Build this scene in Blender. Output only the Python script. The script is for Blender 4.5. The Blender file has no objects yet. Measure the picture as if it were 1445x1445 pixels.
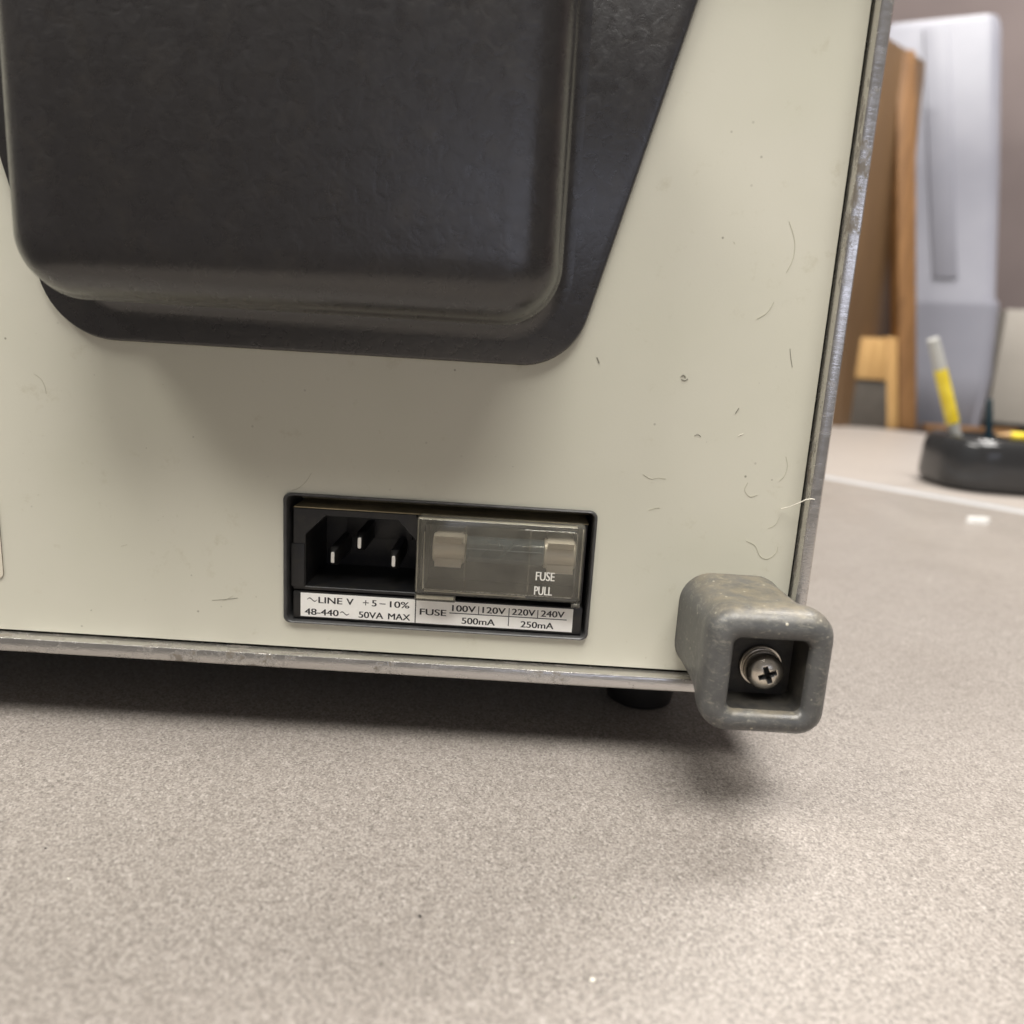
import bpy, bmesh, math, random
from mathutils import Vector, Matrix

scene = bpy.context.scene
COL = scene.collection
R = math.radians
MM = 0.001                     # every length below is written in millimetres

# ------------------------------------------------------------------ camera
cam_d = bpy.data.cameras.new("camera")
cam = bpy.data.objects.new("camera", cam_d)
COL.objects.link(cam)
p_, r_ = R(12.0), R(3.5)
F = Vector((0, math.cos(p_), -math.sin(p_)))
Rt = Vector((1, 0, 0))
Up = Rt.cross(F)
R2 = Rt * math.cos(r_) + Up * math.sin(r_)
U2 = -Rt * math.sin(r_) + Up * math.cos(r_)
m3 = Matrix((R2, U2, -F)).transposed()
cam.matrix_world = Matrix.Translation(Vector((0, -166, 92)) * MM) @ m3.to_4x4()
cam_d.sensor_width = 36
cam_d.lens = 36 * 1086 / 1445
cam_d.clip_start = 0.005
cam_d.clip_end = 60
cam_d.dof.use_dof = True
cam_d.dof.focus_distance = 0.168
cam_d.dof.aperture_fstop = 12
cam_d.dof.aperture_blades = 0
scene.camera = cam

# ------------------------------------------------------------------ light
world = bpy.data.worlds.new("World")
scene.world = world
world.use_nodes = True
bg = world.node_tree.nodes["Background"]
bg.inputs[0].default_value = (1.0, 0.91, 0.83, 1)
bg.inputs[1].default_value = 0.16


def lamp(name, loc, target, sx, sy, power, color):
    d = bpy.data.lights.new(name, 'AREA')
    d.shape = 'RECTANGLE'
    d.size, d.size_y = sx, sy
    d.energy = power
    d.color = color
    o = bpy.data.objects.new(name, d)
    COL.objects.link(o)
    o.location = loc
    o.rotation_euler = (Vector(target) - Vector(loc)).to_track_quat('-Z', 'Y').to_euler()
    return o


lamp("ceiling_lamp_left", (-1.22, -0.48, 1.66), (0, 0, 0.05), 0.95, 0.42, 31, (1.0, 0.97, 0.91))
lamp("ceiling_lamp_front", (0.20, -0.64, 1.95), (0.1, -0.25, 0), 1.3, 0.95, 70, (1.0, 0.975, 0.93))
lamp("ceiling_lamp_far", (0.62, 0.72, 1.85), (0.62, 0.7, 0), 0.7, 0.25, 46, (1.0, 0.96, 0.91))
lamp("window_behind_camera", (0.42, -1.80, 0.38), (0.05, 0, 0.1), 1.1, 0.20, 1.5, (0.76, 0.81, 1.0))

scene.view_settings.view_transform = 'Standard'
scene.view_settings.look = 'None'
scene.view_settings.exposure = 0.0
scene.view_settings.gamma = 1.0
scene.render.engine = 'CYCLES'
scene.cycles.max_bounces = 10
scene.cycles.transparent_max_bounces = 24


# ------------------------------------------------------------------ materials
class NT:
    def __init__(self, name):
        self.m = bpy.data.materials.new(name)
        self.m.use_nodes = True
        self.t = self.m.node_tree
        self.b = self.t.nodes["Principled BSDF"]
        self.co = self.t.nodes.new("ShaderNodeTexCoord").outputs["Object"]

    def n(self, kind, **kw):
        nd = self.t.nodes.new(kind)
        for k, v in kw.items():
            setattr(nd, k, v)
        return nd

    def link(self, a, b):
        self.t.links.new(a, b)

    def noise(self, scale, detail=4, rough=0.55, stretch=None, dist=0.0):
        nd = self.n("ShaderNodeTexNoise")
        nd.inputs["Scale"].default_value = scale
        nd.inputs["Detail"].default_value = detail
        nd.inputs["Roughness"].default_value = rough
        nd.inputs["Distortion"].default_value = dist
        src = self.co
        if stretch:
            mp = self.n("ShaderNodeMapping")
            mp.inputs["Scale"].default_value = stretch
            self.link(src, mp.inputs["Vector"])
            src = mp.outputs[0]
        self.link(src, nd.inputs["Vector"])
        return nd.outputs["Fac"]

    def voronoi(self, scale, rnd=1.0):
        nd = self.n("ShaderNodeTexVoronoi")
        nd.inputs["Scale"].default_value = scale
        nd.inputs["Randomness"].default_value = rnd
        self.link(self.co, nd.inputs["Vector"])
        return nd

    def ramp(self, fac, stops, interp='LINEAR'):
        nd = self.n("ShaderNodeValToRGB")
        cr = nd.color_ramp
        cr.interpolation = interp
        while len(cr.elements) < len(stops):
            cr.elements.new(0.5)
        for e, (p, c) in zip(cr.elements, stops):
            e.position = p
            if not hasattr(c, '__len__'):
                c = (c, c, c)
            e.color = (*c[:3], 1)
        self.link(fac, nd.inputs[0])
        return nd.outputs[0]

    def mix(self, fac, a, b):
        nd = self.n("ShaderNodeMix", data_type='RGBA')
        for sock, v in ((nd.inputs[0], fac), (nd.inputs[6], a), (nd.inputs[7], b)):
            if hasattr(v, 'is_linked'):
                self.link(v, sock)
            elif hasattr(v, '__len__'):
                sock.default_value = (*v[:3], 1)
            else:
                sock.default_value = v
        return nd.outputs[2]

    def mul(self, a, b):
        nd = self.n("ShaderNodeMath", operation='MULTIPLY')
        for s, v in zip(nd.inputs, (a, b)):
            if hasattr(v, 'is_linked'):
                self.link(v, s)
            else:
                s.default_value = v
        return nd.outputs[0]

    def add(self, a, b):
        o = self.mul(a, b)
        o.node.operation = 'ADD'
        return o

    def set(self, **kw):
        names = dict(color="Base Color", rough="Roughness", metal="Metallic", spec="Specular IOR Level",
                     coat="Coat Weight", coat_rough="Coat Roughness", alpha="Alpha")
        for k, v in kw.items():
            s = self.b.inputs[names[k]]
            if hasattr(v, 'is_linked'):
                self.link(v, s)
            elif hasattr(v, '__len__'):
                s.default_value = (*v[:3], 1)
            else:
                s.default_value = v
        return self

    def bump(self, h, dist, strength=1.0):
        nd = self.n("ShaderNodeBump")
        nd.inputs["Distance"].default_value = dist
        nd.inputs["Strength"].default_value = strength
        self.link(h, nd.inputs["Height"])
        self.link(nd.outputs[0], self.b.inputs["Normal"])
        return self


M = {}
# cream enamel: fine stipple, faint yellowing, specks of grime
t = NT("cream_enamel")
big = t.noise(22, 3, 0.6)
base = t.ramp(big, [(0.3, (0.592, 0.577, 0.474)), (0.7, (0.625, 0.603, 0.510))])
grime = t.ramp(t.noise(160, 6, 0.75), [(0.60, 0.0), (0.80, 0.45)])
base = t.mix(grime, base, (0.40, 0.36, 0.24))
vo = t.voronoi(260)
spk = t.ramp(vo.outputs["Distance"], [(0.045, 1.0), (0.085, 0.0)])
sel = t.ramp(t.noise(75, 2, 0.5), [(0.56, 0.0), (0.66, 0.65)])
base = t.mix(t.mul(spk, sel), base, (0.13, 0.115, 0.075))
t.set(color=base, rough=t.ramp(t.noise(35, 5, 0.65), [(0.35, 0.34), (0.7, 0.52)]), spec=0.4)
t.bump(t.noise(1500, 3, 0.6), 0.00004, 0.35)
M['cream'] = t.m

# crinkled black paint
t = NT("black_crinkle_paint")
vd = t.noise(360, 5, 0.6, dist=0.9)
fine = t.noise(1600, 3, 0.6)
dust = t.ramp(t.noise(150, 6, 0.72), [(0.50, 0.0), (0.80, 0.35)])
colr = t.mix(dust, (0.015, 0.0132, 0.0135), (0.046, 0.039, 0.030))
t.set(color=colr, rough=t.ramp(vd, [(0.3, 0.24), (0.7, 0.36)]), spec=0.7, coat=0.55, coat_rough=0.26)
t.bump(t.add(vd, t.mul(fine, 0.25)), 0.00036, 0.34)
M['crinkle'] = t.m

# black moulded plastic with dust
t = NT("black_plastic")
dust = t.ramp(t.noise(240, 6, 0.7), [(0.46, 0.0), (0.85, 0.40)])
t.set(color=t.mix(dust, (0.013, 0.013, 0.014), (0.075, 0.066, 0.042)), rough=0.38, spec=0.5)
t.bump(t.noise(1400, 3, 0.6), 0.00004, 0.3)
M['black_plastic'] = t.m

t = NT("dusty_black_plastic")
dust = t.ramp(t.noise(150, 6, 0.7, stretch=(0.5, 1, 1)), [(0.30, 0.15), (0.66, 0.9)])
t.set(color=t.mix(dust, (0.10, 0.085, 0.05), (0.60, 0.50, 0.30)), rough=0.6, spec=0.3)
M['dusty_plastic'] = t.m

t = NT("grey_bezel_plastic")
t.set(color=t.ramp(t.noise(300, 4, 0.6), [(0.3, (0.040, 0.040, 0.041)), (0.75, (0.072, 0.070, 0.068))]), rough=0.36, spec=0.5)
M['bezel'] = t.m

# grey rubber corner foot, scuffed and dusty
t = NT("grey_rubber")
n1 = t.noise(120, 6, 0.7)
base = t.ramp(n1, [(0.3, (0.068, 0.068, 0.067)), (0.7, (0.104, 0.103, 0.100))])
scuff = t.ramp(t.noise(420, 6, 0.72, stretch=(1.0, 1.0, 2.4), dist=1.2), [(0.55, 0.0), (0.71, 0.5)])
base = t.mix(scuff, base, (0.36, 0.34, 0.27))
geo = t.n("ShaderNodeNewGeometry")
sep = t.n("ShaderNodeSeparateXYZ")
t.link(geo.outputs["Normal"], sep.inputs[0])
wear = t.mul(t.ramp(geo.outputs["Pointiness"], [(0.525, 0.0), (0.58, 1.0)]), t.ramp(t.noise(520, 6, 0.78), [(0.50, 0.0), (0.64, 0.6)]))
base = t.mix(wear, base, (0.40, 0.38, 0.32))
topd = t.mul(t.ramp(sep.outputs["Z"], [(0.45, 0.0), (0.98, 0.48)]), t.ramp(t.noise(260, 6, 0.7), [(0.36, 0.15), (0.66, 1.0)]))
base = t.mix(topd, base, (0.31, 0.255, 0.16))
vo = t.voronoi(480)
nick = t.mul(t.ramp(vo.outputs["Distance"], [(0.10, 1.0), (0.17, 0.0)]), t.ramp(t.noise(170, 3, 0.6), [(0.50, 0.0), (0.60, 0.75)]))
base = t.mix(nick, base, (0.62, 0.57, 0.45))
t.set(color=base, rough=t.ramp(n1, [(0.3, 0.30), (0.7, 0.50)]), spec=0.5)
t.bump(t.add(t.noise(700, 5, 0.65), t.mul(nick, 0.8)), 0.00016, 0.5)
M['rubber_grey'] = t.m

t = NT("black_rubber")
t.set(color=(0.012, 0.012, 0.012), rough=0.5)
M['rubber_black'] = t.m
t = NT("shaded_dusty_rubber")
t.set(color=t.ramp(t.noise(300, 5, 0.7), [(0.35, (0.022, 0.021, 0.020)), (0.75, (0.065, 0.058, 0.046))]), rough=0.55)  # inside of the foot's hole: shade painted into the colour, with dusty mottling
M['rubber_shaded'] = t.m

# worn aluminium trim
t = NT("worn_aluminium")
s = t.noise(700, 5, 0.65, stretch=(0.25, 1, 1))
pit = t.ramp(t.noise(210, 7, 0.78, stretch=(0.45, 1, 0.45)), [(0.545, 0.0), (0.605, 0.85)])
t.set(color=t.mix(pit, (0.62, 0.60, 0.575), (0.13, 0.105, 0.075)), metal=t.ramp(pit, [(0, 0.92), (1, 0.1)]),
      rough=t.ramp(s, [(0.3, 0.15), (0.75, 0.32)]))
t.bump(t.add(t.noise(1600, 4, 0.6, stretch=(0.3, 1, 1)), t.mul(pit, -0.9)), 0.00007, 0.35)
M['aluminium'] = t.m

t = NT("steel")
t.set(color=t.ramp(t.noise(900, 4, 0.6), [(0.3, (0.60, 0.55, 0.47)), (0.7, (0.76, 0.71, 0.63))]), metal=0.95, rough=0.26)
t.bump(t.noise(1800, 3, 0.6), 0.00004, 0.4)
M['steel'] = t.m
t = NT("nickel")
t.set(color=(0.93, 0.86, 0.78), metal=0.25, rough=0.38)
M['nickel'] = t.m
t = NT("pin_metal")
t.set(color=(0.88, 0.87, 0.82), metal=0.55, rough=0.32)
M['pin'] = t.m
t = NT("dark_recess")
t.set(color=(0.01, 0.01, 0.01), rough=0.7)
M['dark'] = t.m

t = NT("label_paper")
t.set(color=t.ramp(t.noise(900, 4, 0.6), [(0.3, (0.91, 0.895, 0.845)), (0.7, (0.94, 0.925, 0.88))]), rough=0.5)
M['label'] = t.m
t = NT("black_ink")
t.set(color=(0.010, 0.010, 0.012), rough=0.6)
M['ink'] = t.m
t = NT("white_print")
t.set(color=(0.78, 0.76, 0.70), rough=0.5)
M['white_print'] = t.m


def clear_plastic(name, tint, haze, haze_fac):
    q = NT(name)
    tr = q.n("ShaderNodeBsdfTransparent")
    tr.inputs[0].default_value = (*tint, 1)
    df = q.n("ShaderNodeBsdfDiffuse")
    df.inputs[0].default_value = (*haze, 1)
    gl = q.n("ShaderNodeBsdfGlossy")
    gl.inputs["Roughness"].default_value = 0.09
    fr = q.n("ShaderNodeFresnel")
    fr.inputs[0].default_value = 1.45
    m1 = q.n("ShaderNodeMixShader")
    hz = q.ramp(q.noise(130, 5, 0.65), [(0.3, haze_fac * 0.6), (0.75, haze_fac * 1.5)])
    q.link(hz, m1.inputs[0])
    q.link(tr.outputs[0], m1.inputs[1])
    q.link(df.outputs[0], m1.inputs[2])
    m2 = q.n("ShaderNodeMixShader")
    q.link(fr.outputs[0], m2.inputs[0])
    q.link(m1.outputs[0], m2.inputs[1])
    q.link(gl.outputs[0], m2.inputs[2])
    out = q.t.nodes["Material Output"]
    q.link(m2.outputs[0], out.inputs["Surface"])
    return q.m


M['clear'] = clear_plastic("clear_plastic", (0.94, 0.93, 0.89), (0.80, 0.76, 0.63), 0.08)
M['edge_highlight'] = clear_plastic("painted_edge_highlight", (0.90, 0.88, 0.80), (0.90, 0.86, 0.72), 0.62)  # pale haze that paints bright lines along the cover's edges
M['glass'] = clear_plastic("fuse_glass", (0.55, 0.61, 0.68), (0.20, 0.26, 0.32), 0.40)

# speckled laminate
def flecks(q, scale, stops):
    dn = q.n("ShaderNodeTexNoise"); dn.inputs["Scale"].default_value = scale * 0.9; dn.inputs["Detail"].default_value = 2
    q.link(q.co, dn.inputs["Vector"])
    vm = q.n("ShaderNodeVectorMath", operation='MULTIPLY_ADD')
    q.link(dn.outputs["Color"], vm.inputs[0])
    k = 0.9 / scale
    vm.inputs[1].default_value = (k, k, 0)
    q.link(q.co, vm.inputs[2])
    vv = q.n("ShaderNodeTexVoronoi"); vv.inputs["Scale"].default_value = scale
    q.link(vm.outputs[0], vv.inputs["Vector"])
    sp = q.n("ShaderNodeSeparateColor"); q.link(vv.outputs["Color"], sp.inputs[0])
    return q.ramp(sp.outputs[0], stops), sp.outputs[1]


FLECK = [(0.0, (0.090, 0.079, 0.070)), (0.16, (0.148, 0.131, 0.116)), (0.40, (0.214, 0.189, 0.168)), (0.68, (0.260, 0.232, 0.208)), (0.88, (0.315, 0.285, 0.258)), (1.0, (0.395, 0.362, 0.332))]
t = NT("speckled_laminate")
f1, g1 = flecks(t, 2250, FLECK)
f2, g2 = flecks(t, 3100, FLECK)
c = t.mix(0.5, f1, f2)
soil = t.ramp(t.noise(14, 6, 0.7), [(0.45, 0.0), (0.8, 0.22)])
c = t.mix(soil, c, (0.16, 0.140, 0.118))
t.set(color=c, rough=t.ramp(t.noise(20, 5, 0.65), [(0.35, 0.40), (0.7, 0.56)]), spec=0.4)
t.bump(t.noise(2400, 2, 0.5), 0.00002, 0.3)
M['laminate'] = t.m
t = NT("smooth_laminate")
t.set(color=t.ramp(t.noise(1000, 3, 0.62), [(0.36, (0.18, 0.158, 0.142)), (0.52, (0.315, 0.280, 0.252)), (0.66, (0.44, 0.40, 0.365))]), rough=0.45)
M['laminate_far'] = t.m
t = NT("pale_edge_band")
t.set(color=(0.50, 0.495, 0.49), rough=0.4)
M['edge_band'] = t.m
t = NT("grey_edge_band")
t.set(color=(0.33, 0.34, 0.36), rough=0.4)
M['edge_band_grey'] = t.m


def wood(name, a, b, sc=(14, 14, 1.2)):
    q = NT(name)
    n = q.noise(9, 5, 0.6, stretch=sc, dist=0.6)
    q.set(color=q.ramp(n, [(0.3, a), (0.72, b)]), rough=0.5)
    return q.m


M['wood_post'] = wood("varnished_wood", (0.12, 0.056, 0.019), (0.28, 0.145, 0.055))
M['wood_pale'] = wood("pale_wood", (0.36, 0.205, 0.073), (0.52, 0.33, 0.135))
M['cardboard'] = wood("brown_board", (0.11, 0.064, 0.031), (0.16, 0.096, 0.047), (3, 3, 0.6))
t = NT("dark_grey_box")
t.set(color=t.ramp(t.noise(40, 4), [(0.3, (0.055, 0.048, 0.040)), (0.7, (0.075, 0.065, 0.055))]), rough=0.6)
M['dark_box'] = t.m
t = NT("pale_jug_plastic")
t.set(color=t.ramp(t.noise(7, 3), [(0.3, (0.205, 0.208, 0.245)), (0.7, (0.25, 0.252, 0.29))]), rough=0.38)
M['jug'] = t.m
t = NT("glossy_black_plastic")
t.set(color=(0.024, 0.024, 0.025), rough=0.16, spec=0.6)
M['gloss_black'] = t.m
t = NT("yellow_plastic")
t.set(color=t.ramp(t.noise(90, 3), [(0.35, (0.62, 0.46, 0.015)), (0.7, (0.80, 0.64, 0.06))]), rough=0.3)
M['yellow'] = t.m
t = NT("clear_grey_cap")
t.set(color=(0.42, 0.42, 0.40), rough=0.35)
M['cap_grey'] = t.m
t = NT("white_plastic")
t.set(color=(0.80, 0.79, 0.77), rough=0.4)
M['white'] = t.m
t = NT("teal_plastic")
t.set(color=(0.008, 0.030, 0.045), rough=0.3)
M['teal'] = t.m
t = NT("beige_case")
t.set(color=t.ramp(t.noise(12, 3), [(0.3, (0.31, 0.285, 0.25)), (0.7, (0.35, 0.322, 0.285))]), rough=0.5)
M['beige'] = t.m
t = NT("mauve_wall_paint")
t.set(color=t.ramp(t.noise(3, 3), [(0.3, (0.13, 0.103, 0.10)), (0.7, (0.18, 0.145, 0.14))]), rough=0.7)
M['wall'] = t.m
t = NT("painted_case_blue")
t.set(color=(0.30, 0.34, 0.38), rough=0.5)
M['case'] = t.m
t = NT("pale_sticker")
t.set(color=(0.70, 0.64, 0.53), rough=0.5)
M['sticker'] = t.m
t = NT("brown_sticker_edge")
t.set(color=(0.14, 0.10, 0.055), rough=0.6)
M['sticker_edge'] = t.m
t = NT("dark_lint")
t.set(color=(0.25, 0.24, 0.195), rough=0.9)
M['lint'] = t.m
t = NT("tan_lint")
t.set(color=(0.45, 0.43, 0.335), rough=0.9)
M['lint_tan'] = t.m
t = NT("pale_lint")
t.set(color=(0.80, 0.76, 0.66), rough=0.9)
M['lint_pale'] = t.m


# ------------------------------------------------------------------ mesh helpers (millimetres)
def rr(cx, cz, w, h, r, n=6):
    """rounded rectangle as a list of (x, z), counter-clockwise seen from -Y"""
    pts = []
    for (sx, sz, a0) in ((1, 1, 0), (-1, 1, 90), (-1, -1, 180), (1, -1, 270)):
        ccx, ccz = cx + sx * (w / 2 - r), cz + sz * (h / 2 - r)
        for k in range(n + 1):
            a = R(a0 + 90 * k / n)
            pts.append((ccx + r * math.cos(a), ccz + r * math.sin(a)))
    return pts


def rx(x0, x1, z0, z1, r, n=6):
    return rr((x0 + x1) / 2, (z0 + z1) / 2, x1 - x0, z1 - z0, r, n)


def fillet(poly, rads, n=6):
    out = []
    N = len(poly)
    for i in range(N):
        p = Vector(poly[i]); a = Vector(poly[i - 1]); b = Vector(poly[(i + 1) % N])
        r = rads[i]
        if r <= 0:
            out.append(tuple(p)); continue
        u, v = (a - p).normalized(), (b - p).normalized()
        ang = u.angle(v)
        d = r / math.tan(ang / 2)
        c = p + (u + v).normalized() * (r / math.sin(ang / 2))
        s, e = p + u * d - c, p + v * d - c
        a0 = math.atan2(s.y, s.x); a1 = math.atan2(e.y, e.x)
        da = (a1 - a0 + math.pi) % (2 * math.pi) - math.pi
        for k in range(n + 1):
            aa = a0 + da * k / n
            out.append((c.x + r * math.cos(aa), c.y + r * math.sin(aa)))
    return out


def shrink(loop, d):
    """offset a convex-ish loop inwards by d"""
    N = len(loop)
    out = []
    for i in range(N):
        p = Vector(loop[i]); a = Vector(loop[i - 1]); b = Vector(loop[(i + 1) % N])
        t1, t2 = (p - a), (b - p)
        if t1.length < 1e-7: t1 = t2
        if t2.length < 1e-7: t2 = t1
        t1.normalize(); t2.normalize()
        n1, n2 = Vector((-t1.y, t1.x)), Vector((-t2.y, t2.x))
        nn = n1 + n2
        nn = nn / max(nn.dot(n1), 0.3)
        out.append((p.x + nn.x * d, p.y + nn.y * d))
    return out


def loft(bm, rings, cap0=False, cap1=False, mat=0):
    """rings: list of (y, loop of (x, z))"""
    vs = [[bm.verts.new((x, y, z)) for x, z in loop] for y, loop in rings]
    n = len(vs[0])
    for a, b in zip(vs, vs[1:]):
        for i in range(n):
            j = (i + 1) % n
            f = bm.faces.new((a[i], a[j], b[j], b[i])); f.material_index = mat
    if cap0:
        f = bm.faces.new(vs[0]); f.material_index = mat
    if cap1:
        f = bm.faces.new(vs[-1][::-1]); f.material_index = mat
    return vs


def bx(bm, x0, x1, y0, y1, z0, z1, bev=0.0, mat=0, seg=2):
    r = bmesh.ops.create_cube(bm, size=1)
    vs = r['verts']
    for v in vs:
        v.co = Vector((x0 if v.co.x < 0 else x1, y0 if v.co.y < 0 else y1, z0 if v.co.z < 0 else z1))
    fs = set(f for v in vs for f in v.link_faces)
    for f in fs:
        f.material_index = mat
    if bev > 0:
        es = list(set(e for v in vs for e in v.link_edges))
        bmesh.ops.bevel(bm, geom=es, offset=bev, segments=seg, profile=0.6, affect='EDGES')
    return vs


def lathe(bm, prof, origin, axis, n=40, mat=0):
    """prof: list of (radius, height along axis); closed with caps when radius is 0"""
    ax = Vector(axis).normalized()
    u = ax.orthogonal().normalized(); v = ax.cross(u)
    o = Vector(origin)
    rows = []
    for r, h in prof:
        if r <= 1e-6:
            rows.append([bm.verts.new(o + ax * h)])
        else:
            rows.append([bm.verts.new(o + ax * h + (u * math.cos(2 * math.pi * k / n) + v * math.sin(2 * math.pi * k / n)) * r) for k in range(n)])
    for a, b in zip(rows, rows[1:]):
        for k in range(n):
            j = (k + 1) % n
            if len(a) == 1 and len(b) == 1: continue
            if len(a) == 1: f = bm.faces.new((a[0], b[j], b[k]))
            elif len(b) == 1: f = bm.faces.new((a[k], a[j], b[0]))
            else: f = bm.faces.new((a[k], a[j], b[j], b[k]))
            f.material_index = mat


def tube(bm, pts, r, n=6, mat=0):
    pts = [Vector(p) for p in pts]
    rows = []
    for i, p in enumerate(pts):
        d = (pts[min(i + 1, len(pts) - 1)] - pts[max(i - 1, 0)]).normalized()
        u = d.orthogonal().normalized() if i == 0 else (u - d * u.dot(d)).normalized()
        v = d.cross(u)
        rows.append([bm.verts.new(p + (u * math.cos(2 * math.pi * k / n) + v * math.sin(2 * math.pi * k / n)) * r) for k in range(n)])
    for a, b in zip(rows, rows[1:]):
        for k in range(n):
            j = (k + 1) % n
            f = bm.faces.new((a[k], a[j], b[j], b[k])); f.material_index = mat
    for row in (rows[0][::-1], rows[-1]):
        f = bm.faces.new(row); f.material_index = mat


def finish(name, bm, mats, parent=None, angle=35, offset=(0, 0, 0), loc=None, fix=True):
    """bm in millimetres -> ONE mesh object in metres"""
    if fix:
        bmesh.ops.recalc_face_normals(bm, faces=bm.faces)
    bmesh.ops.translate(bm, vec=Vector(offset), verts=bm.verts)
    bmesh.ops.scale(bm, vec=(MM, MM, MM), verts=bm.verts)
    me = bpy.data.meshes.new(name)
    bm.to_mesh(me); bm.free()
    for m in (mats if isinstance(mats, (list, tuple)) else [mats]):
        me.materials.append(m)
    me.shade_smooth()
    me.set_sharp_from_angle(angle=R(angle))
    o = bpy.data.objects.new(name, me)
    COL.objects.link(o)
    if parent: o.parent = parent
    if loc: o.location = Vector(loc) * MM
    return o


def empty(name, loc, label, cat, rotz=0):
    o = bpy.data.objects.new(name, None)
    COL.objects.link(o)
    o.empty_display_size = 0.02
    o.location = Vector(loc) * MM
    o.rotation_euler = (0, 0, rotz)
    o['label'] = label; o['category'] = cat
    return o


def tag(o, label, cat, group=None):
    o['label'] = label; o['category'] = cat
    if group: o['group'] = group
    return o


def text_mesh(s, offset=0.0):
    cu = bpy.data.curves.new("lettering", 'FONT')
    cu.body = s; cu.size = 1.0; cu.offset = offset
    ob = bpy.data.objects.new("lettering", cu)
    COL.objects.link(ob)
    dg = bpy.context.evaluated_depsgraph_get()
    me = bpy.data.meshes.new_from_object(ob.evaluated_get(dg))
    bpy.data.objects.remove(ob); bpy.data.curves.remove(cu)
    return me


_capm = text_mesh("H")
CAP = max(v.co.y for v in _capm.vertices) - min(v.co.y for v in _capm.vertices)


def put_text(bm, s, x0, x1, zbase, cap, y, mat, offset=0.0, bold=0.055):
    me = text_mesh(s, offset)
    xs = [v.co.x for v in me.vertices]
    lo, hi = min(xs), max(xs)
    kx = (x1 - x0) / (hi - lo); kz = cap / CAP
    for layer, sh in enumerate((-bold, bold)):
        vs = [bm.verts.new((x0 + (v.co.x - lo) * kx + sh, y - 0.004 * layer, zbase + v.co.y * kz)) for v in me.vertices]
        for p in me.polygons:
            try:
                f = bm.faces.new([vs[i] for i in p.vertices]); f.material_index = mat
            except ValueError:
                pass
    bpy.data.meshes.remove(me)


def bar(bm, x0, x1, z0, z1, y, mat):
    f = bm.faces.new([bm.verts.new(c) for c in ((x0, y, z0), (x1, y, z0), (x1, y, z1), (x0, y, z1))])
    f.material_index = mat


def tilde(bm, x0, x1, zc, amp, th, y, mat):
    n = 14
    up, dn = [], []
    for k in range(n + 1):
        a = k / n
        x = x0 + (x1 - x0) * a
        z = zc + amp * math.sin(2 * math.pi * a)
        w = th / 2 * (0.55 + 0.45 * math.sin(math.pi * a))
        up.append(bm.verts.new((x, y, z + w))); dn.append(bm.verts.new((x, y, z - w)))
    for k in range(n):
        f = bm.faces.new((dn[k], dn[k + 1], up[k + 1], up[k])); f.material_index = mat


# ------------------------------------------------------------------ the setting
# the desk runs at about 40 degrees to the instrument; a seam parts two tops
sd = Vector((0.643, -0.766))            # along the seam
sn = Vector((0.766, 0.643))             # across it, away from the instrument
SEAM = Vector((324, 425))               # a point on the seam


def plan(s, n):
    return SEAM + sd * s + sn * n


def slab(name, s0, s1, n0, n1, z0, z1, mat, bev=1.0):
    bm = bmesh.new()
    bx(bm, s0, s1, n0, n1, z0, z1, bev)
    o = finish(name, bm, mat)
    o.location = (SEAM.x * MM, SEAM.y * MM, 0)
    o.rotation_euler = (0, 0, math.atan2(sd.y, sd.x))
    return o


top = slab("tabletop", -1600, 440, -745, -9, -30, 0, M['laminate'], 1.5)
top['kind'] = 'structure'
b1 = slab("edge_band", -1600, 440, -8.9, -0.4, -29, -0.3, M['edge_band'], 1.2)
b1['kind'] = 'structure'
b2 = slab("edge_band", -1600, 1300, 0.8, 9, -29, -0.3, M['edge_band_grey'], 1.2)
b2['kind'] = 'structure'
top2 = slab("tabletop", -1600, 1300, 9.1, 640, -30, 0, M['laminate_far'], 1.5)
top2['kind'] = 'structure'
wall = slab("wall", -2500, 2500, 1150, 1250, -900, 1500, M['wall'], 0)
wall['kind'] = 'structure'

# ------------------------------------------------------------------ the instrument
inst = empty("bench_instrument", (-87, 190, 10),
             "cream bench instrument seen from behind with black cover, power inlet and grey corner foot", "instrument")
OFF = (87, -190, 0)


def part(name, bm, mats, parent=inst, angle=35, fix=True):
    return finish(name, bm, mats, parent, angle, OFF if True else None, fix=fix)


# rear panel with a rectangular cut-out for the inlet
bm = bmesh.new()
xs = (-237, -49.65, 18.2, 63.0); zs = (12.0, 18.5, 47.62, 164.0)
for y in (0.0, 1.5):
    grid = [[bm.verts.new((x, y, z)) for x in xs] for z in zs]
    for i in range(3):
        for j in range(3):
            if (i, j) != (1, 1):
                bm.faces.new((grid[i][j], grid[i][j + 1], grid[i + 1][j + 1], grid[i + 1][j]))
part("rear_panel", bm, M['cream'])

# aluminium rim round the panel
bm = bmesh.new()
inner = (-238, 63.45, 11.4, 165.0); outer = (-240.6, 66.0, 8.25, 167.8)


def rect(a, g):
    return rx(a[0] - g, a[1] + g, a[2] - g, a[3] + g, 0.4, 2)


loft(bm, [(4.0, rect(inner, 0)), (-3.6, rect(inner, 0)), (-3.8, rect(inner, 0.22)),
          (-3.8, rect(outer, -0.35)), (-3.45, rect(outer, 0)), (9.0, rect(outer, 0))])
part("rim", bm, M['aluminium'])

# dark ring behind the gap, then the case
bm = bmesh.new()
o_, i_ = rect(outer, -0.3), rx(-230, 57, 17, 158, 0.4, 2)
loft(bm, [(4.2, o_), (4.2, i_), (6, i_), (6, o_), (4.2, o_)])
part("gasket", bm, M['dark'])
bm = bmesh.new()
c_ = rect(outer, -0.2)
loft(bm, [(9.2, c_), (395, c_)], cap1=True)
part("case", bm, M['case'])

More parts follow.
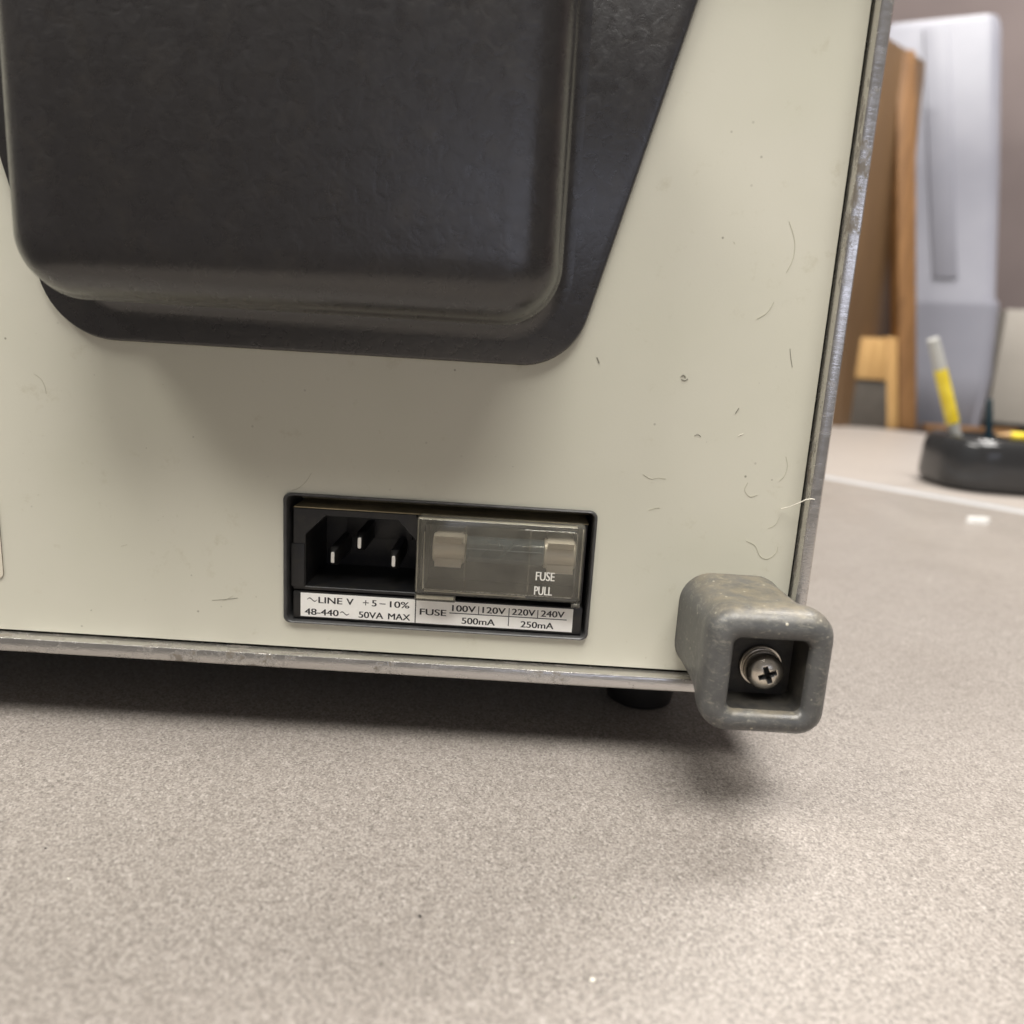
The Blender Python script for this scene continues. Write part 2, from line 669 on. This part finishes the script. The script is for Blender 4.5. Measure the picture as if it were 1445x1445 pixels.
# four black feet underneath
for fx, fy in ((38, 32), (-212, 32), (38, 340), (-212, 340)):
    bm = bmesh.new()
    lathe(bm, [(0, 0), (7.8, 0), (8.8, 0.7), (9.8, 6), (10.2, 18.4), (0, 18.4)], (fx, fy, -10), (0, 0, 1), 40)
    part("rubber_foot", bm, M['rubber_black'])

# black crinkle-painted cover
cx0, cx1, cz0, cz1 = -94.3, 6.4, 86.4, 161.0


def cov(g, r=None):
    return rx(cx0 - g, cx1 + g, cz0 - g, cz1 + g, max(11.0 + g, 1.0) if r is None else r, 12)


bm = bmesh.new()
rings = [(-1.2, cov(3.6)), (-1.75, cov(3.2))]
for k in range(1, 7):
    a = R(90 * k / 6)
    rings.append((-1.75 - 4.6 * (1 - math.cos(a)), cov(3.2 - 4.9 * math.sin(a))))
rings += [(-11.5, cov(-1.8)), (-13.2, cov(-1.6)), (-14.4, cov(-0.9)), (-15.2, cov(-0.1)), (-15.9, cov(0.25)), (-16.7, cov(0.1)), (-17.3, cov(-0.3)), (-17.6, cov(-0.5))]
for k in range(1, 9):
    a = R(90 * k / 8)
    rings.append((-17.6 - 7.4 * math.sin(a), cov(-0.5 - 8.5 * (1 - math.cos(a)))))
rings.append((-25.15, cov(-11.0 + 0.9, 3)))
loft(bm, rings, cap1=True)
cover = part("rear_cover", bm, M['crinkle'])
bm = bmesh.new()
fl = fillet([(-97.6, 78.6), (10.4, 78.6), (33.4, 163.0), (-120.6, 163.0)], [16, 14, 3, 3], 12)
loft(bm, [(-0.02, fl), (-1.2, fl), (-1.6, shrink(fl, 0.25)), (-1.75, shrink(fl, 0.7))], cap1=True)
part("flange", bm, M['crinkle'], cover)

# --- power inlet set in the panel
bm = bmesh.new()
bo = rx(-50.4, 18.9, 18.0, 48.1, 1.6, 6)
bi = rx(-49.5, 18.1, 18.65, 47.5, 1.2, 6)
loft(bm, [(0.02, bo), (-0.5, bo), (-0.8, shrink(bo, 0.12)), (-0.95, shrink(bo, 0.35)), (-0.95, shrink(bi, -0.3)), (-0.8, shrink(bi, -0.1)), (-0.5, bi), (12.0, bi)])
inlet = part("power_inlet", bm, M['bezel'])

# moulded block: socket half (hole with two cut corners) and fuse bay
bm = bmesh.new()
hole = [(-45.8, 26.5), (-20.9, 26.5), (-20.9, 38.5), (-25.1, 43.1), (-41.4, 43.1), (-45.8, 38.6)]
ob = [(-48.6, 25.6), (-20.2, 25.6), (-20.2, 40.0), (-21.0, 44.6), (-43.0, 44.6), (-48.6, 44.6)]
hs = shrink(hole, 0.25)
loft(bm, [(18, ob), (0.95, ob), (0.7, shrink(ob, 0.2)), (0.7, shrink(hole, -0.15)), (0.85, hole), (19.0, hs)], cap1=True)
bx(bm, -48.9, -45.95, 0.35, 3, 26.4, 36.4, 0.15)                     # clip on the left cheek
bx(bm, -48.4, 17.3, 0.35, 12, 18.98, 25.35, 0.15)                     # plate that carries the label
bx(bm, -40.0, -24.0, 16.9, 18.9, 34.4, 42.4, 0.1)                     # raised pad behind the earth pin
part("socket_block", bm, M['black_plastic'], inlet)
bm = bmesh.new()
fo = rx(-20.1, 17.2, 25.6, 44.6, 0.6, 3); fi = rx(-19.0, 16.0, 27.2, 43.6, 0.6, 3)
loft(bm, [(18, fo), (2.4, fo), (2.3, shrink(fo, .1)), (2.3, fi), (10.5, fi)], cap1=True)
part("fuse_bay", bm, M['black_plastic'], inlet)
bm = bmesh.new()                                                      # back plate and dusty shelf above the block
bx(bm, -49.4, 18.0, 11.0, 11.8, 44.7, 47.4)
bx(bm, -48.5, 17.2, 0.9, 11.0, 44.62, 44.85, 0.05)
part("shelf", bm, M['dusty_plastic'], inlet)

for px, pz in ((-40.2, 32.9), (-34.15, 36.7), (-26.3, 32.9)):
    bm = bmesh.new()
    w, h = 1.9, 4.4
    loft(bm, [(18, rx(px - w / 2, px + w / 2, pz - h / 2, pz + h / 2, 0.3, 3)), (4.6, rx(px - w / 2, px + w / 2, pz - h / 2, pz + h / 2, 0.3, 3)),
              (3.1, rx(px - .42, px + .42, pz - 1.3, pz + 1.3, 0.3, 3)), (3.0, rx(px - .36, px + .36, pz - 1.2, pz + 1.2, 0.25, 3))], cap1=True)
    for f in bm.faces:
        f.material_index = 1 if f.calc_center_median().y < 3.2 else 0
    part("pin", bm, [M['black_plastic'], M['pin']], inlet, angle=30)

# fuse and its clips
bm = bmesh.new()
fz, fy = 37.0, 3.0
lathe(bm, [(3.0, -9.8), (3.0, 7.8)], (0, fy, fz), (1, 0, 0), 36, 0)
lathe(bm, [(0, -17.2), (3.1, -17.2), (3.35, -16.9), (3.35, -9.9), (3.0, -9.7)], (0, fy, fz), (1, 0, 0), 36, 1)
lathe(bm, [(3.0, 7.7), (3.35, 7.9), (3.35, 14.5), (3.1, 14.8), (0, 14.8)], (0, fy, fz), (1, 0, 0), 36, 1)
tube(bm, [(-9.8, fy, fz), (7.8, fy, fz)], 0.10, 6, 1)
part("fuse", bm, [M['glass'], M['nickel']], inlet)
for x0, x1 in ((-16.6, -10.6), (8.4, 14.3)):
    bm = bmesh.new()
    prof = [(fy + 4.9, fz - 3.6)] + [(fy - 3.65 * math.sin(R(a)), fz - 3.65 * math.cos(R(a))) for a in range(-10, 61, 10)] + [(fy - 4.4, fz - 3.4)]
    prof2 = [(y, 2 * fz - z) for y, z in prof]
    for pr in (prof, prof2):
        rows = [[bm.verts.new((x, y + dy, z)) for y, z in pr] for x in (x0, x1) for dy in (0, 0.3)]
        a, a2, b, b2 = rows
        for k in range(len(pr) - 1):
            bm.faces.new((a[k], a[k + 1], b[k + 1], b[k])); bm.faces.new((a2[k], b2[k], b2[k + 1], a2[k + 1]))
            bm.faces.new((a[k], a2[k], a2[k + 1], a[k + 1])); bm.faces.new((b[k], b[k + 1], b2[k + 1], b2[k]))
    part("fuse_clip", bm, M['nickel'], inlet)

# clear cover that slides over the fuse
bm = bmesh.new()
co = rx(-20.6, 16.4, 27.3, 45.1, 0.9, 5); ci = rx(-18.9, 14.9, 28.0, 43.2, 0.5, 5)
loft(bm, [(0.55, co), (-2.1, co), (-2.4, shrink(co, 0.15)), (-2.55, shrink(co, 0.5))], cap1=True)
loft(bm, [(0.55, co), (0.55, ci), (-1.1, ci), (-1.3, shrink(ci, 0.2))], cap1=True)
bx(bm, -20.6, -11.4, -2.5, 0.15, 25.75, 27.25, 0.25)
bx(bm, 14.4, 16.4, -2.5, 0.15, 26.2, 27.25, 0.25)
bx(bm, -9.95, -9.6, -1.28, 0.4, 28.3, 42.9)
bx(bm, 4.3, 4.65, -1.28, 0.4, 28.3, 42.9)
for e in ((-19.05, -18.72, 28.3, 41.6), (-18.6, 4.2, 27.75, 28.1), (-20.3, 14.6, 44.3, 44.8), (15.75, 16.1, 28.2, 44.2), (-20.5, -20.1, 27.6, 44.2), (-20.3, -11.8, 26.0, 26.9)):
    bx(bm, e[0], e[1], -1.9, -1.6, e[2], e[3], 0.1, 2)  # strips of painted highlight inside the clear front
put_text(bm, "FUSE", 6.15, 10.25, 32.2, 1.95, -2.575, 1)
put_text(bm, "PULL", 6.0, 9.9, 28.85, 1.95, -2.575, 1)
part("fuse_cover", bm, [M['clear'], M['white_print'], M['edge_highlight']], inlet)

# printed label
bm = bmesh.new()
bx(bm, -46.7, 15.25, 0.2, 0.34, 19.5, 25.05)
Y = 0.185
tilde(bm, -45.2, -42.95, 23.55, 0.36, 0.26, Y, 1)
cap = 1.45
put_text(bm, "LINE", -42.6, -37.25, 22.85, cap, Y, 1)
put_text(bm, "V", -36.25, -34.7, 22.85, cap, Y, 1)
put_text(bm, "5", -30.45, -29.45, 22.85, cap, Y, 1)
bar(bm, -32.55, -31.2, 23.48, 23.67, Y, 1); bar(bm, -31.97, -31.78, 22.95, 23.47, Y, 1); bar(bm, -31.97, -31.78, 23.68, 24.2, Y, 1)
bar(bm, -28.75, -27.35, 23.45, 23.64, Y, 1)
put_text(bm, "10%", -26.35, -22.0, 22.85, cap, Y, 1)
put_text(bm, "48-440", -45.7, -38.05, 19.95, cap, Y, 1)
tilde(bm, -37.75, -35.6, 20.72, 0.34, 0.26, Y, 1)
put_text(bm, "50VA", -33.4, -27.85, 19.95, cap, Y, 1)
put_text(bm, "MAX", -26.7, -21.7, 19.95, cap, Y, 1)
bar(bm, -20.66, -20.42, 19.5, 25.04, Y, 1)
put_text(bm, "FUSE", -19.5, -13.55, 21.55, cap, Y, 1)
bar(bm, -12.8, 13.9, 22.28, 22.48, Y, 1)
for s, a, b in (("100V", -12.2, -6.9), ("120V", -5.3, -0.1), ("220V", 1.4, 6.65), ("240V", 8.0, 13.3)):
    put_text(bm, s, a, b, 22.85, cap, Y, 1)
for x in (-6.2, 0.72, 7.25):
    bar(bm, x - .1, x + .1, 22.49, 24.35, Y, 1)
bar(bm, 0.62, 0.82, 20.1, 22.27, Y, 1)
put_text(bm, "500mA", -9.9, -2.4, 20.0, cap, Y, 1)
put_text(bm, "250mA", 3.55, 11.0, 20.0, cap, Y, 1)
part("printed_label", bm, [M['label'], M['ink']], inlet, fix=False)

# grey rubber corner foot with its screw
bm = bmesh.new()
Zc = 24.0
rg = [(-0.03, rr(50.4, Zc, 23.2, 23.2, 6.8, 8)), (-0.6, rr(50.4, Zc, 22.9, 22.9, 6.6, 8)), (-8, rr(50.6, Zc, 22.7, 22.7, 6.2, 8)), (-15, rr(50.9, 23.8, 22.7, 22.9, 5.8, 8)),
      (-17.5, rr(51.1, 23.6, 23.3, 23.6, 5.6, 8)), (-19.2, rr(51.4, 23.3, 23.9, 24.5, 5.6, 8)), (-20.6, rr(51.5, 23.2, 24.6, 25.4, 5.6, 8)),
      (-22.5, rr(51.5, 23.2, 24.8, 25.7, 5.5, 8)), (-24.4, rr(51.5, 23.2, 24.4, 25.2, 5.2, 8)), (-25.9, rr(51.5, 23.1, 23.2, 24.0, 4.6, 8)),
      (-26.8, rr(51.5, 23.0, 21.2, 21.9, 3.8, 8)), (-27.15, rr(51.6, 22.9, 19.2, 19.8, 3.1, 8)), (-27.0, rr(51.6, 22.9, 17.0, 17.4, 2.4, 8)),
      (-26.5, rr(51.6, 22.8, 15.6, 15.9, 1.9, 8)), (-25.6, rr(51.6, 22.8, 14.8, 15.0, 1.6, 8)), (-18.0, rr(51.6, 22.8, 14.2, 14.3, 1.4, 8))]
loft(bm, rg[:-1])
loft(bm, [(-25.0, rr(51.6, 22.8, 14.75, 14.95, 1.6, 8)), rg[-1]], cap1=True, mat=1)  # hole walls and back carry the painted shade
loft(bm, [rg[-2], (-25.0, rr(51.6, 22.8, 14.75, 14.95, 1.6, 8))])
bmesh.ops.remove_doubles(bm, verts=bm.verts, dist=0.001)
cf = part("corner_foot", bm, [M['rubber_grey'], M['rubber_shaded']])
SX, SZ = 52.4, 21.9
bm = bmesh.new()
lathe(bm, [(2.0, 18.05), (4.25, 18.05), (4.35, 18.2), (4.35, 18.75), (4.2, 18.9), (2.0, 18.9)], (SX, 0, SZ), (0, -1, 0), 40)
lathe(bm, [(2.0, 18.95), (3.75, 18.95), (3.85, 19.1), (3.85, 19.75), (3.7, 19.9), (2.0, 19.9)], (SX, 0, SZ), (0, -1, 0), 40)
part("washer", bm, M['steel'], cf)

bm = bmesh.new()
dome = [(0, 19.5), (3.5, 19.5), (3.68, 20.2), (3.72, 21.4)]
for k in range(1, 9):
    a = R(90 * k / 8)
    dome.append((3.72 * math.cos(a) if k < 8 else 0, 21.4 + 2.2 * math.sin(a)))
lathe(bm, dome, (SX, 0, SZ), (0, -1, 0), 48)
screw = part("screw", bm, [M['steel'], M['dark']], cf, angle=40)
cut = bmesh.new()
for a in (22, 112):
    vs = bx(cut, -2.3, 2.3, -24.2, -21.9, -0.62, 0.62)
    bmesh.ops.rotate(cut, verts=vs, cent=(0, 0, 0), matrix=Matrix.Rotation(R(-a), 3, 'Y'))
    for v in vs:
        if v.co.y > -22.5:
            v.co.x *= 0.5; v.co.z *= 0.5
bmesh.ops.translate(cut, vec=(SX, 0, SZ), verts=cut.verts)
cutter = finish("cutter", cut, M['dark'], inst, offset=OFF)
bpy.context.view_layer.update()
md = screw.modifiers.new("cross", 'BOOLEAN')
md.operation = 'DIFFERENCE'; md.object = cutter; md.solver = 'EXACT'; md.use_self = True
dg = bpy.context.evaluated_depsgraph_get()
me = bpy.data.meshes.new_from_object(screw.evaluated_get(dg))
screw.modifiers.clear()
old = screw.data; screw.data = me; bpy.data.meshes.remove(old); me.name = "screw"
bpy.data.objects.remove(cutter)

# sticker at the left
bm = bmesh.new()
st = rx(-200, -113.9, 24.2, 43.0, 1.3, 5)
loft(bm, [(-0.02, st), (-0.25, st)], mat=1)
loft(bm, [(-0.25, st), (-0.27, shrink(st, 0.3))], cap1=True)
part("sticker", bm, [M['sticker'], M['sticker_edge']])

# lint and small marks clinging to the panel
random.seed(4)
bm = bmesh.new()


def fibre(pts, r, mat, y=-0.03):
    P = [Vector((x, y, z)) for x, z in pts]
    out = []
    for i in range(len(P) - 1):
        p0 = P[max(i - 1, 0)]; p1 = P[i]; p2 = P[i + 1]; p3 = P[min(i + 2, len(P) - 1)]
        for k in range(4):
            s = k / 4
            out.append(0.5 * ((2 * p1) + (p2 - p0) * s + (2 * p0 - 5 * p1 + 4 * p2 - p3) * s * s + (3 * p1 - p0 - 3 * p2 + p3) * s ** 3))
    out.append(P[-1])
    tube(bm, out, r * 0.85, 5, mat)


FIB = [
    ([(52.6, 110.5), (54.2, 107), (54.4, 103.5), (53.4, 100.6)], 0.06, 1),
    ([(48.5, 91.0), (50.5, 92.4), (51.6, 94.6)], 0.06, 1),
    ([(56.2, 85.4), (56.6, 83.6), (57.2, 81.6)], 0.08, 0),
    ([(46.4, 71.2), (47.0, 72.4)], 0.13, 0),
    ([(38.2, 65.9), (38.9, 66.3), (39.6, 65.8)], 0.09, 0),
    ([(50.9, 56.5), (50.4, 54.8), (51.7, 53.4), (53.3, 53.9)], 0.06, 1),
    ([(52.2, 43.4), (54.2, 42.5), (55.6, 40.2), (57.3, 39.6), (59.0, 41.0), (59.3, 42.6)], 0.06, 1),
    ([(58.4, 62.6), (59.0, 60.5), (58.6, 58.4), (57.6, 57.2)], 0.05, 1),
    ([(28.0, 56.9), (29.6, 56.0), (31.4, 56.3), (33.0, 56.2)], 0.04, 1),
    ([(30.0, 49.0), (31.2, 49.5), (32.4, 49.7)], 0.05, 1),
    ([(-66.8, 22.0), (-64.6, 22.3), (-62.8, 22.6), (-61.0, 22.9)], 0.05, 0),
    ([(-64.4, 22.0), (-63.2, 22.6), (-62.0, 23.4)], 0.04, 1),
    ([(15.9, 81.2), (16.5, 80.0)], 0.14, 0),
    ([(-44.4, 52.6), (-45.6, 50.6), (-47.4, 49.0), (-48.6, 48.6)], 0.05, 1),
    ([(34.0, 78.3), (34.5, 78.6), (35.0, 78.2)], 0.17, 0),
    ([(34.2, 77.7), (34.9, 77.5), (35.5, 77.9)], 0.13, 0),
    ([(47.6, 66.5), (48.6, 67.0)], 0.07, 2),
    ([(56.6, 46.6), (58.0, 47.4), (58.8, 49.2)], 0.04, 1),
    ([(-104.0, 70.5), (-102.6, 69.6), (-101.8, 68.0), (-101.6, 66.4)], 0.05, 1),
    ([(-87.0, 33.4), (-85.6, 33.9)], 0.05, 1),
]
for pts, r, m in FIB:
    fibre(pts, r, m)
for k in range(30):
    x = random.uniform(-112, 60); z = random.uniform(14, 75) if k % 3 else random.uniform(14, 110)
    if -52 < x < 20 and 16 < z < 50 or (z > 74 and x < 30): continue
    a = random.uniform(0, math.pi); l = random.uniform(0.1, 0.35)
    fibre([(x, z), (x + l * math.cos(a), z + l * math.sin(a))], random.uniform(0.05, 0.10), random.choice((0, 1, 1)))
lint = part("lint", bm, [M['lint'], M['lint_tan'], M['lint_pale']], fix=True)
lint['kind'] = 'stuff'
bm = bmesh.new()
tube(bm, [(58.7, -0.5, 51.2), (60.0, -1.6, 51.9), (61.3, -2.8, 53.0), (62.6, -3.6, 54.1), (63.6, -4.0, 54.4), (64.3, -4.0, 54.3)], 0.11, 6)
part("loose_fibre", bm, M['lint_pale'])

# ------------------------------------------------------------------ things further back on the desk
# black open tray with pens
tray = empty("pen_tray", (419, 487, 0), "glossy black rounded tray holding pens on the far side of the table seam", "tray", R(-4))
TH = 1.09
bm = bmesh.new()
W_, D_ = 130, 94
def tr(g, r): return rr(0, 0, W_ + 2 * g, D_ + 2 * g, r, 10)
rings = [(0.0, tr(-8, 26)), (1.3, tr(-4.5, 29)), (4.5, tr(-1.3, 32)), (9, tr(0, 33)), (28.5, tr(-0.7, 33)), (34.5, tr(-1.8, 32)), (38.5, tr(-4, 30)), (40.2, tr(-7.3, 27)), (40, tr(-10.0, 24)), (37, tr(-11.2, 23)), (7, tr(-13.5, 21))]
vs = [[bm.verts.new((x, z, y * TH)) for x, z in loop] for y, loop in rings]
n = len(vs[0])
for a, b in zip(vs, vs[1:]):
    for i in range(n):
        j = (i + 1) % n
        bm.faces.new((a[i], a[j], b[j], b[i]))
bm.faces.new(vs[0]); bm.faces.new(vs[-1])
finish("tray_body", bm, M['gloss_black'], tray)


def pen(name, base, tip, sections, label, cat):
    """sections: list of (fraction start, fraction end, r0, r1, material, part name)"""
    b, e = Vector(base), Vector(tip)
    root = empty(name, base, label, cat)
    ax = (e - b); L = ax.length
    for f0, f1, r0, r1, m, pn in sections:
        bm = bmesh.new()
        lathe(bm, [(0, f0 * L), (r0, f0 * L + .01), (r1, f1 * L - .01), (0, f1 * L)], (0, 0, 0), ax, 20)
        finish(pn, bm, m, root)
    return root


pen("marker_pen", (390, 498, 8), (336.5, 486, 120), [(0.0, 0.08, 1.3, 2.7, M['cap_grey'], "tip"), (0.082, 0.40, 3.6, 4.5, M['cap_grey'], "grip"), (0.402, 0.79, 5.2, 5.2, M['yellow'], "barrel"), (0.792, 1.0, 5.1, 4.5, M['cap_grey'], "cap")],
    "yellow pen with grey cap leaning out of the black tray", "pen")
pen("ballpoint_pen", (413, 504, 8), (400, 500, 74), [(0.0, 0.1, 1.0, 2.4, M['cap_grey'], "tip"), (0.102, 0.8, 2.9, 2.9, M['teal'], "barrel"), (0.802, 1.0, 2.7, 2.2, M['teal'], "cap")],
    "short dark teal pen standing in the black tray", "pen")
pen("pencil", (383, 455, 47.4), (465, 445, 47.4), [(0.0, 0.13, 0.6, 2.6, M['wood_pale'], "point"), (0.132, 0.52, 3.1, 3.1, M['yellow'], "barrel"), (0.522, 1.0, 3.1, 3.1, M['wood_post'], "shaft")],
    "yellow pencil lying across the front rim of the black tray", "pencil")

# crumbs and grit on the near table
random.seed(11)
bm = bmesh.new()
for k in range(40):
    if k < 24:
        x, y = random.uniform(-130, 190), random.uniform(-85, -22)
    else:
        x, y = random.uniform(80, 240), random.uniform(-20, 200)
    r = random.uniform(0.10, 0.27)
    ret = bmesh.ops.create_icosphere(bm, subdivisions=1, radius=r, matrix=Matrix.Translation((x, y, r * 0.5)) @ Matrix.Diagonal((random.uniform(0.7, 1.7), random.uniform(0.7, 1.3), 0.6, 1)))
    mi = random.choice((0, 0, 1, 2))
    for v in ret['verts']:
        for f in v.link_faces:
            f.material_index = mi
o = finish("crumbs", bm, [M['lint'], M['lint_pale'], M['rubber_black']])
o['kind'] = 'stuff'
o['label'] = "tiny crumbs and grit scattered on the speckled table top"

# white scrap on the near table
bm = bmesh.new()
lp = fillet([(-7.5, -2.0), (5.5, -2.4), (9.5, 0.4), (5.0, 2.0), (-6.5, 2.2)], [1.6, 1, 0.4, 1, 1.8], 4)
v0 = [bm.verts.new((x, y, 0.15)) for x, y in lp]; v1 = [bm.verts.new((x * 0.93, y * 0.85, 3.6)) for x, y in lp]
for i in range(len(lp)):
    j = (i + 1) % len(lp)
    bm.faces.new((v0[i], v0[j], v1[j], v1[i]))
bm.faces.new(v0); bm.faces.new(v1)
o = finish("white_scrap", bm, M['white'], loc=(299, 321, 0))
o.rotation_euler = (0, 0, R(4))
tag(o, "small white scrap lying on the table in front of the seam", "scrap")

# pale jug
jug = empty("plastic_bin", (754, 1243, 0), "pale blue-grey plastic bin standing behind the yellow pen", "bin", R(-24))
bm = bmesh.new()


def vloft(bm, rings, mat=0):
    vs = [[bm.verts.new((x, y, z)) for x, y in loop] for z, loop in rings]
    n = len(vs[0])
    for a, b in zip(vs, vs[1:]):
        for i in range(n):
            j = (i + 1) % n
            f = bm.faces.new((a[i], a[j], b[j], b[i])); f.material_index = mat
    bm.faces.new(vs[0][::-1]); bm.faces.new(vs[-1])


def bn(x0, x1, d, r=24):
    return rx(x0, x1, -d / 2, d / 2, r, 7)


vloft(bm, [(0, bn(-58, 62, 110)), (4, bn(-63, 68, 118)), (95, bn(-80, 72, 126)), (110, bn(-84, 70, 124)), (205, bn(-102, 64, 130)), (215, bn(-104, 62, 130)),
           (222, bn(-105, 56, 126)), (420, bn(-146, 30, 124)), (640, bn(-190, -4, 124)), (655, bn(-186, -10, 114))])
finish("bin_body", bm, M['jug'], jug, angle=50)
bm = bmesh.new()
vs = bx(bm, -40, -2, -66, -59.5, 250, 640, 3)
for v in bm.verts:
    v.co.x -= (v.co.z - 230) * 0.19
finish("rib", bm, M['jug'], jug)

# wooden rack: leaning upright, rail and leg, in front of a brown carton
rack = empty("wooden_stand", (611, 1097, 0), "varnished wooden stand with a tall leaning upright and short pale rail", "stand")
def leanbox(bm, x0, x1, y0, y1, z0, z1, lean=-0.172, bev=2):
    vs0 = set(bm.verts)
    bx(bm, x0, x1, y0, y1, z0, z1, bev)
    for v in bm.verts:
        if v not in vs0:
            v.co.x += v.co.z * lean
bm = bmesh.new(); leanbox(bm, 11, 41, 0, 34, 0, 560, bev=6); finish("upright", bm, M['wood_post'], rack)
bm = bmesh.new(); leanbox(bm, -8, 10.4, 2, 24, 0, 145); finish("leg", bm, M['wood_pale'], rack)
bm = bmesh.new(); leanbox(bm, -75, -8.6, 0, 24, 77, 142, bev=4); finish("rail", bm, M['wood_pale'], rack)
bm = bmesh.new(); leanbox(bm, -75, -8.6, 24.4, 60, 130, 144); finish("ledge", bm, M['wood_pale'], rack)
bm = bmesh.new()
bx(bm, -110, 8, 0, 60, 0, 74, 2)
o = finish("storage_box", bm, M['dark_box'], loc=(594, 1100, 0))
tag(o, "dark grey box tucked under the pale wooden rail", "box")
bm = bmesh.new()
leanbox(bm, -170, 0, 0, 120, 0, 560, lean=-0.12)
o = finish("brown_carton", bm, M['cardboard'], loc=(645, 1187, 0))
o.rotation_euler = (0, 0, R(40))
tag(o, "tall brown cardboard carton behind the wooden stand", "carton")

# beige case and batten at the far edge
bm = bmesh.new()
bx(bm, 0, 190, 0, 90, 10.5, 214, 3)
o = finish("beige_case", bm, M['beige'], loc=(868, 1277, 0))
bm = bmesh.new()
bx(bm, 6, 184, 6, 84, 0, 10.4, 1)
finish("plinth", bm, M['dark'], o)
o.rotation_euler = (0, 0, R(-14))
tag(o, "plain beige upright case at the right behind the black tray", "case")
bm = bmesh.new()
bx(bm, -110, 60, -9, 9, 0, 9, 1)
o = finish("wooden_batten", bm, M['wood_post'], loc=(785, 1142, 0))
o.rotation_euler = (0, 0, R(8))
tag(o, "thin brown wooden batten lying on the table behind the black tray", "batten")
